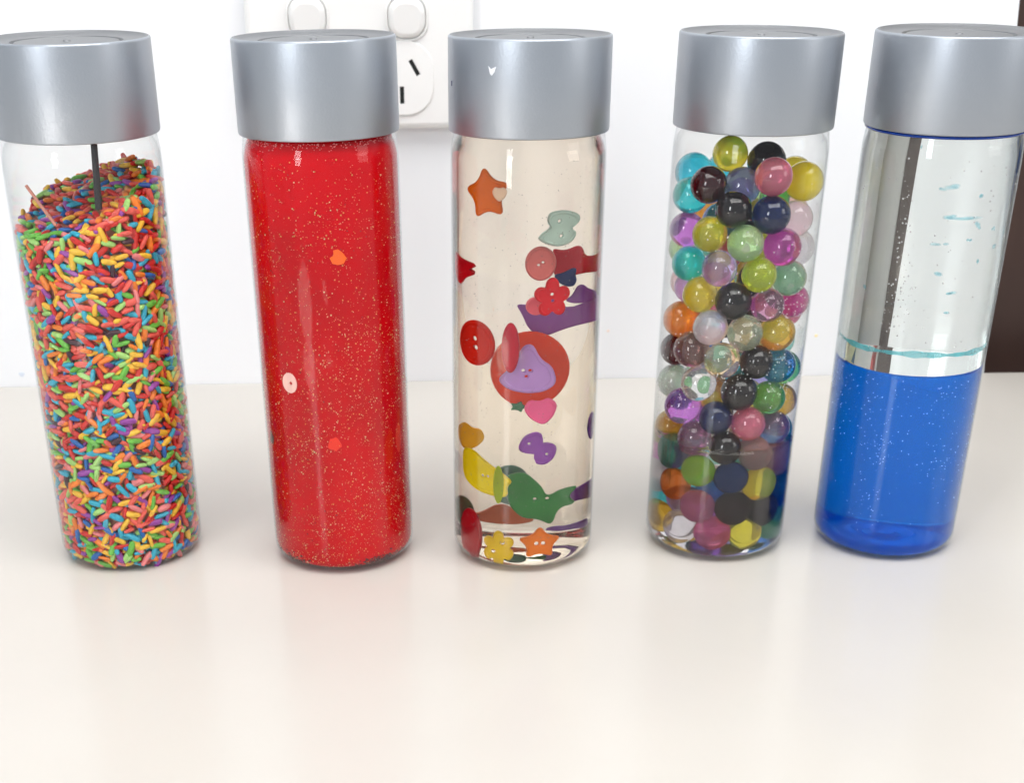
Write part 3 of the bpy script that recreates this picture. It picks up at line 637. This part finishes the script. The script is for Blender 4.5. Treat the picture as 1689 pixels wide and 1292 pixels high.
seen += [(L8, q) for q in [(445, 60, 'black', -1), (575, 55, 'mauve', -1), (690, 30, 'magenta', -1), (740, 90, 'rose', .2), (215, 130, 'orange', -1), (335, 150, 'milky white', -1), (480, 185, 'clear green', -1), (625, 185, 'ochre', -1), (735, 200, 'teal green', .1),
    (180, 255, 'dark maroon', -1), (275, 240, 'brownish pink', -.4), (395, 300, 'amber', -1), (545, 300, 'black', -1), (660, 285, 'green', -1), (185, 375, 'milky white', -1), (290, 395, 'clear', -.5), (450, 450, 'black', -1), (575, 430, 'green', -.6),
    (680, 400, 'blue', -.7), (235, 490, 'purple', -1), (325, 470, 'orange', -.5), (165, 580, 'ochre', -1), (285, 630, 'mauve', -1), (370, 545, 'navy', -.6), (515, 545, 'rose', -1), (635, 510, 'ochre', -1), (420, 650, 'black', -1),
    (520, 690, 'brownish pink', -.6), (600, 650, 'mauve', -1), (670, 600, 'cyan', -.2), (180, 720, 'dark green', -.5), (150, 785, 'milky white', -1), (345, 765, 'yellow green', -1), (480, 785, 'navy', -1), (590, 745, 'mauve', -.7),
    (640, 805, 'dark maroon', -1), (255, 825, 'orange red', -1), (130, 900, 'turquoise', -1), (365, 890, 'blue', -.6), (535, 860, 'olive yellow', -1), (450, 980, 'black', -1), (570, 960, 'black', -.9), (630, 920, 'navy', -.8),
    (310, 960, 'rose', -1), (145, 1010, 'ochre', -1), (235, 1050, 'milky white', -1), (370, 1080, 'rose', -1), (470, 1075, 'olive yellow', -1), (555, 1040, 'green', -1)]]
RBEAD = 0.236
P, col = [], []
for (s, ox, oy), (x, y, c, dep) in seen:
    X, Y = ox + x / s, oy + y / s
    if dep == -1: p = on_wall(3, X, Y, 0.728)
    else:
        o_, d_ = local_ray(3, X, Y); p = o_ + d_ * ((dep - o_.y) / d_.y)
        rr_ = math.hypot(p.x, p.y)
        if rr_ > 0.728: p = Vector((p.x * .728 / rr_, p.y * .728 / rr_, p.z))
    P.append(list(p)); col.append(c)
nfix = len(P); rnd = random.Random(3); keys = [k for k in BC if k not in ('clear',)]
for dmin in (0.44, 0.40, 0.36):
    for _ in range(5000):
        th = rnd.uniform(0, 2 * math.pi); rr_ = 0.728 * math.sqrt(rnd.random()); p = (rr_ * math.cos(th), rr_ * math.sin(th), rnd.uniform(0.42, 4.95))
        if p[1] < 0.0 and p[2] > 1.8 and dmin < .44: continue
        if all((p[0] - q[0]) ** 2 + (p[1] - q[1]) ** 2 + (p[2] - q[2]) ** 2 > dmin ** 2 for q in P): P.append(list(p)); col.append(rnd.choice(keys))
A = np.array(P); R_ = np.array([RBEAD * (rnd.uniform(0.93, 1.05) if k < nfix else rnd.uniform(0.82, 1.0)) for k in range(len(A))]); A0 = A.copy()
wfix = np.where(np.arange(len(A)) < nfix, 0.12, 1.0)
for it in range(160):
    d = A[:, None] - A[None]; dist = np.sqrt((d ** 2).sum(-1)) + 1e-9; need = (R_[:, None] + R_[None]) * 0.985 - dist
    np.fill_diagonal(need, 0); need = np.clip(need, 0, None)
    sh = wfix[:, None] / (wfix[:, None] + wfix[None])
    A = A + (d / dist[..., None] * (need * sh)[..., None]).sum(1) * 0.5
    A[:nfix] += (A0[:nfix] - A[:nfix]) * 0.02
    rr_ = np.hypot(A[:, 0], A[:, 1]); lim = 0.961 - R_; k = np.where(rr_ > lim, lim / rr_, 1); A[:, 0] *= k; A[:, 1] *= k
    A[:, 2] = np.clip(A[:, 2], 0.12 + R_, 5.35)
    low = A[:, 2] < 0.12 + 0.28; lim2 = np.where(low, 0.915 - R_, 9); rr_ = np.hypot(A[:, 0], A[:, 1]); k = np.where(rr_ > lim2, lim2 / rr_, 1); A[:, 0] *= k; A[:, 1] *= k
WATER = 1.62
bm = bmesh.new(); bmesh.ops.create_uvsphere(bm, u_segments=32, v_segments=20, radius=1.0); bead_me = mesh_from_bm('water_bead', bm, 80); BME = {}
def zband(z): return 'at the very top of the pile' if z > 4.8 else 'near the top' if z > 4.2 else 'in the upper third' if z > 3.5 else 'above the middle' if z > 2.8 else 'around the middle' if z > 2.2 else 'below the middle' if z > WATER else 'under water, low down' if z > 0.8 else 'at the bottom, under water'
def xband(x): return 'left side' if x < -.4 else 'left of centre' if x < -.08 else 'centre' if x < .12 else 'right of centre' if x < .42 else 'right side'
labs = {}
for k, p in enumerate(A):
    wet = p[2] < WATER - 0.05
    key = (col[k], wet)
    if key not in BME: me = bead_me.copy(); me.materials.append(bead_m(*key)); BME[key] = me
    o = bpy.data.objects.new('water_bead', BME[key]); C.objects.link(o)
    rs = R_[k] * S
    place(o, 3, p, Matrix.Rotation(rnd.uniform(0, 6), 4, 'X') @ Matrix.Diagonal((rs, rs * 0.985, rs, 1)))
    front = p[1] < 0.1
    tag(o, '%s water bead %s, %s%s' % (col[k], zband(p[2]), xband(p[0]), '' if front else ', behind others'), 'water bead', 'water beads in the bottle')
wl_m = liquid_mat('cloudy_water', (0.97, 0.965, 0.97), 1.33)
o = place(link('water', lathe('water', liquid_prof(0.963, WATER)), wl_m), 3); tag(o, 'cloudy water in the bottom of the bead bottle', 'water', kind='thing')
bubbles(3, 420, 31, 1.7, 5.2, 0.003, 0.010, 'small droplets clinging inside the glass of the bead bottle', bub, rad=0.964, clusters=[(1130, 590, 25, 22), (1190, 625, 30, 14), (1300, 520, 22, 12), (1290, 620, 20, 20), (1100, 650, 15, 20), (1340, 440, 14, 50), (1250, 560, 30, 30)], frac=.7)

# ------------------------------------------------------------------ bottle 5: blue liquid
bl = bpy.data.materials.new('blue_liquid_dye'); bl.use_nodes = True; bl.node_tree.nodes.clear()
outn = nd(bl, 'ShaderNodeOutputMaterial'); g = nd(bl, 'ShaderNodeBsdfGlass'); g.inputs['IOR'].default_value = 1.33; g.inputs['Roughness'].default_value = 0.0; g.inputs['Color'].default_value = (0.20, 0.74, 1.0, 1)
df = nd(bl, 'ShaderNodeBsdfDiffuse'); df.inputs[0].default_value = (0.0, 0.135, 0.76, 1); mx = nd(bl, 'ShaderNodeMixShader'); mx.inputs[0].default_value = 0.38
ln(bl, g.outputs[0], mx.inputs[1]); ln(bl, df.outputs[0], mx.inputs[2]); ln(bl, mx.outputs[0], outn.inputs[0])
va = nd(bl, 'ShaderNodeVolumeAbsorption'); va.inputs['Color'].default_value = (0.0, 0.45, 0.90, 1); va.inputs['Density'].default_value = 22; ln(bl, va.outputs[0], outn.inputs['Volume'])
ZL = 2.665
blue = place(link('blue_liquid', lathe('blue_liquid', [(0, 0.14), (0.12, 0.17), (0.2, 0.135), (0.32, 0.165), (0.42, 0.125), (0.5, 0.135), (0.6, 0.085)] + liquid_prof(0.963, ZL)[3:]), bl), 4); tag(blue, 'vivid blue liquid half filling the rightmost bottle', 'liquid')
o = place(link('clear_oil', lathe('clear_oil', [(0, ZL + 0.006), (0.961, ZL + 0.006), (0.963, ZL + 0.03), (0.963, 5.35), (0.93, 5.50), (0.915, 5.60), (0, 5.60)]), liquid_mat('faintly_green_oil', (0.965, 0.975, 0.965), 1.45)), 4); tag(o, 'clear oil filling the upper half of the rightmost bottle above the blue liquid', 'liquid')
def film(name, col, cover, tint=0.15):
    m = bpy.data.materials.new(name); m.use_nodes = True; m.node_tree.nodes.clear()
    o_ = nd(m, 'ShaderNodeOutputMaterial'); t_ = nd(m, 'ShaderNodeBsdfTransparent'); d_ = nd(m, 'ShaderNodeBsdfDiffuse'); x_ = nd(m, 'ShaderNodeMixShader')
    d_.inputs[0].default_value = (*col, 1); t_.inputs[0].default_value = (*[v ** tint for v in col], 1)
    nz = noise(m, 120, 3); rr_ = ramp(m, nz.outputs[0], [(0.35, (cover * .3,) * 3), (0.65, (cover,) * 3)])
    ln(m, rr_.outputs[0], x_.inputs[0]); ln(m, t_.outputs[0], x_.inputs[1]); ln(m, d_.outputs[0], x_.inputs[2]); ln(m, x_.outputs[0], o_.inputs[0]); return m
tealm = film('teal_film', lin((110, 200, 208)), 0.7)
def stain_ring(name, r, z):
    bm = bmesh.new(); rows = []
    for k in range(101):
        a = math.radians(-215 + 250 * k / 100); t = math.sin(math.pi * k / 100) ** 0.4; h = (0.032 + 0.012 * math.sin(k * .31) + 0.006 * math.sin(k * .9)) * t + 0.001; zc = z + 0.008 * math.sin(k * .17)
        rows.append([bm.verts.new((q * math.cos(a) * S, q * math.sin(a) * S, (zc + dz) * S)) for q, dz in ((r - .0015, -h), (r, -h * .6), (r + .0008, 0), (r, h * .6), (r - .0015, h), (r - .003, 0))])
    for a, b in zip(rows, rows[1:]):
        for k in range(6): bm.faces.new((a[k], a[(k + 1) % 6], b[(k + 1) % 6], b[k]))
    return mesh_from_bm(name, bm, 60)
def torus(name, r, z, a, b, seg=96, wob=0.0):
    prof = [(r + a * math.cos(t), z + b * math.sin(t)) for t in [2 * math.pi * k / 10 for k in range(11)]]
    return lathe(name, prof, seg, 60)
o = place(link('dye_ring', stain_ring('dye_ring', 0.9655, ZL + 0.285), tealm), 4); tag(o, 'teal dye ring on the glass just above the blue liquid', 'dye ring')
o = place(link('dye_ring', torus('dye_ring', 0.958, ZB - 0.02, 0.02, 0.018), mat('navy_film', lin((8, 50, 130)), 0.2)), 4); tag(o, 'thin navy dye ring right under the cap of the blue bottle', 'dye ring')
# teal droplets and smears on the inside of the glass
dm = film('teal_droplet', lin((176, 226, 234)), 0.10, 0.025)
ms = []; rnd = random.Random(17)
for (x, y, sx, sz) in [(1578, 309, .13, .04), (1555, 312, .06, .03), (1616, 324, .05, .035), (1560, 358, .12, .035), (1614, 372, .07, .05), (1640, 376, .045, .035), (1655, 383, .035, .05), (1598, 396, .05, .03), (1548, 402, .12, .04), (1640, 405, .09, .03), (1612, 430, .035, .045),
                       (1545, 452, .11, .035), (1570, 484, .1, .03), (1425, 473, .045, .05), (1392, 478, .02, .04), (1520, 242, .02, .03), (1590, 360, .3, .03), (1560, 516, .08, .02)]:
    p = on_wall(4, x, y, 0.9655); th = math.atan2(p.y, p.x)
    for q_ in range(3):
        th1 = th + rnd.gauss(0, sx * .35); z1_ = p.z + rnd.gauss(0, sz * .3); g_ = rnd.uniform(.35, .6)
        for lay, f_ in enumerate((1, .84, .68, .5, .3)):
            ra = 0.9652 + 0.0002 * lay; fr = Matrix.Rotation(th1, 4, 'Z')
            ms.append(Matrix.Translation(Vector((ra * math.cos(th1), ra * math.sin(th1), z1_)) * S) @ fr @ Matrix.Diagonal((0.0003 * S, sx * g_ * f_ * S, sz * g_ * 1.3 * f_ * S, 1)))
o = place(link('dye_droplets', np_blobs('dye_droplets', [dm], b_v, b_f, ms, [0] * len(ms))), 4); tag(o, 'pale teal smears and droplets inside the glass above the blue liquid', 'droplets', kind='stuff')
bub_b = mat('blue_sparkle', (0.55, 0.80, 0.98), 0.2)
bubbles(4, 420, 41, 0.3, 2.6, 0.002, 0.006, 'pale sparkling bubbles in the blue liquid', bub_b, rad=0.9655, clusters=[(1450, 745, 14, 18), (1455, 660, 20, 50), (1400, 650, 20, 40), (1550, 770, 25, 20), (1430, 830, 20, 15), (1560, 650, 30, 40)], frac=.8)
bubbles(4, 240, 43, 2.9, 5.4, 0.004, 0.014, 'clear droplets clinging inside the empty half of the blue bottle', bub, rad=0.964, clusters=[(1490, 380, 8, 60), (1425, 300, 20, 70), (1480, 500, 15, 30)], frac=.7)

# ------------------------------------------------------------------ nicks on the caps
nick = mat('bright_nick', (0.85, 0.86, 0.9), 0.2)
def on_cap(i, x, y, pts, label, m=nick):
    p = on_wall(i, x, y, 1.001); a = math.atan2(p.y, p.x)
    o = link('nick', shape2d('nick', [pts], 0.012, 0.003), m, bottles[i]); o.matrix_world = BM[i] @ Matrix.Translation(p * S) @ Matrix.Rotation(a + math.pi / 2, 4, 'Z'); o['label'] = label
on_cap(2, 812, 117, [(-.05, .05), (-.02, .02), (.0, .03), (.05, .05), (.03, -.01), (-.005, -.05), (-.03, -.03)], 'small white nick in the cap')
on_cap(2, 745, 137, [(-.012, .03), (.012, .03), (.012, -.03), (-.008, -.03)], 'small dark nick in the cap', mat('dark_nick', (0.08, 0.08, 0.14), 0.4))
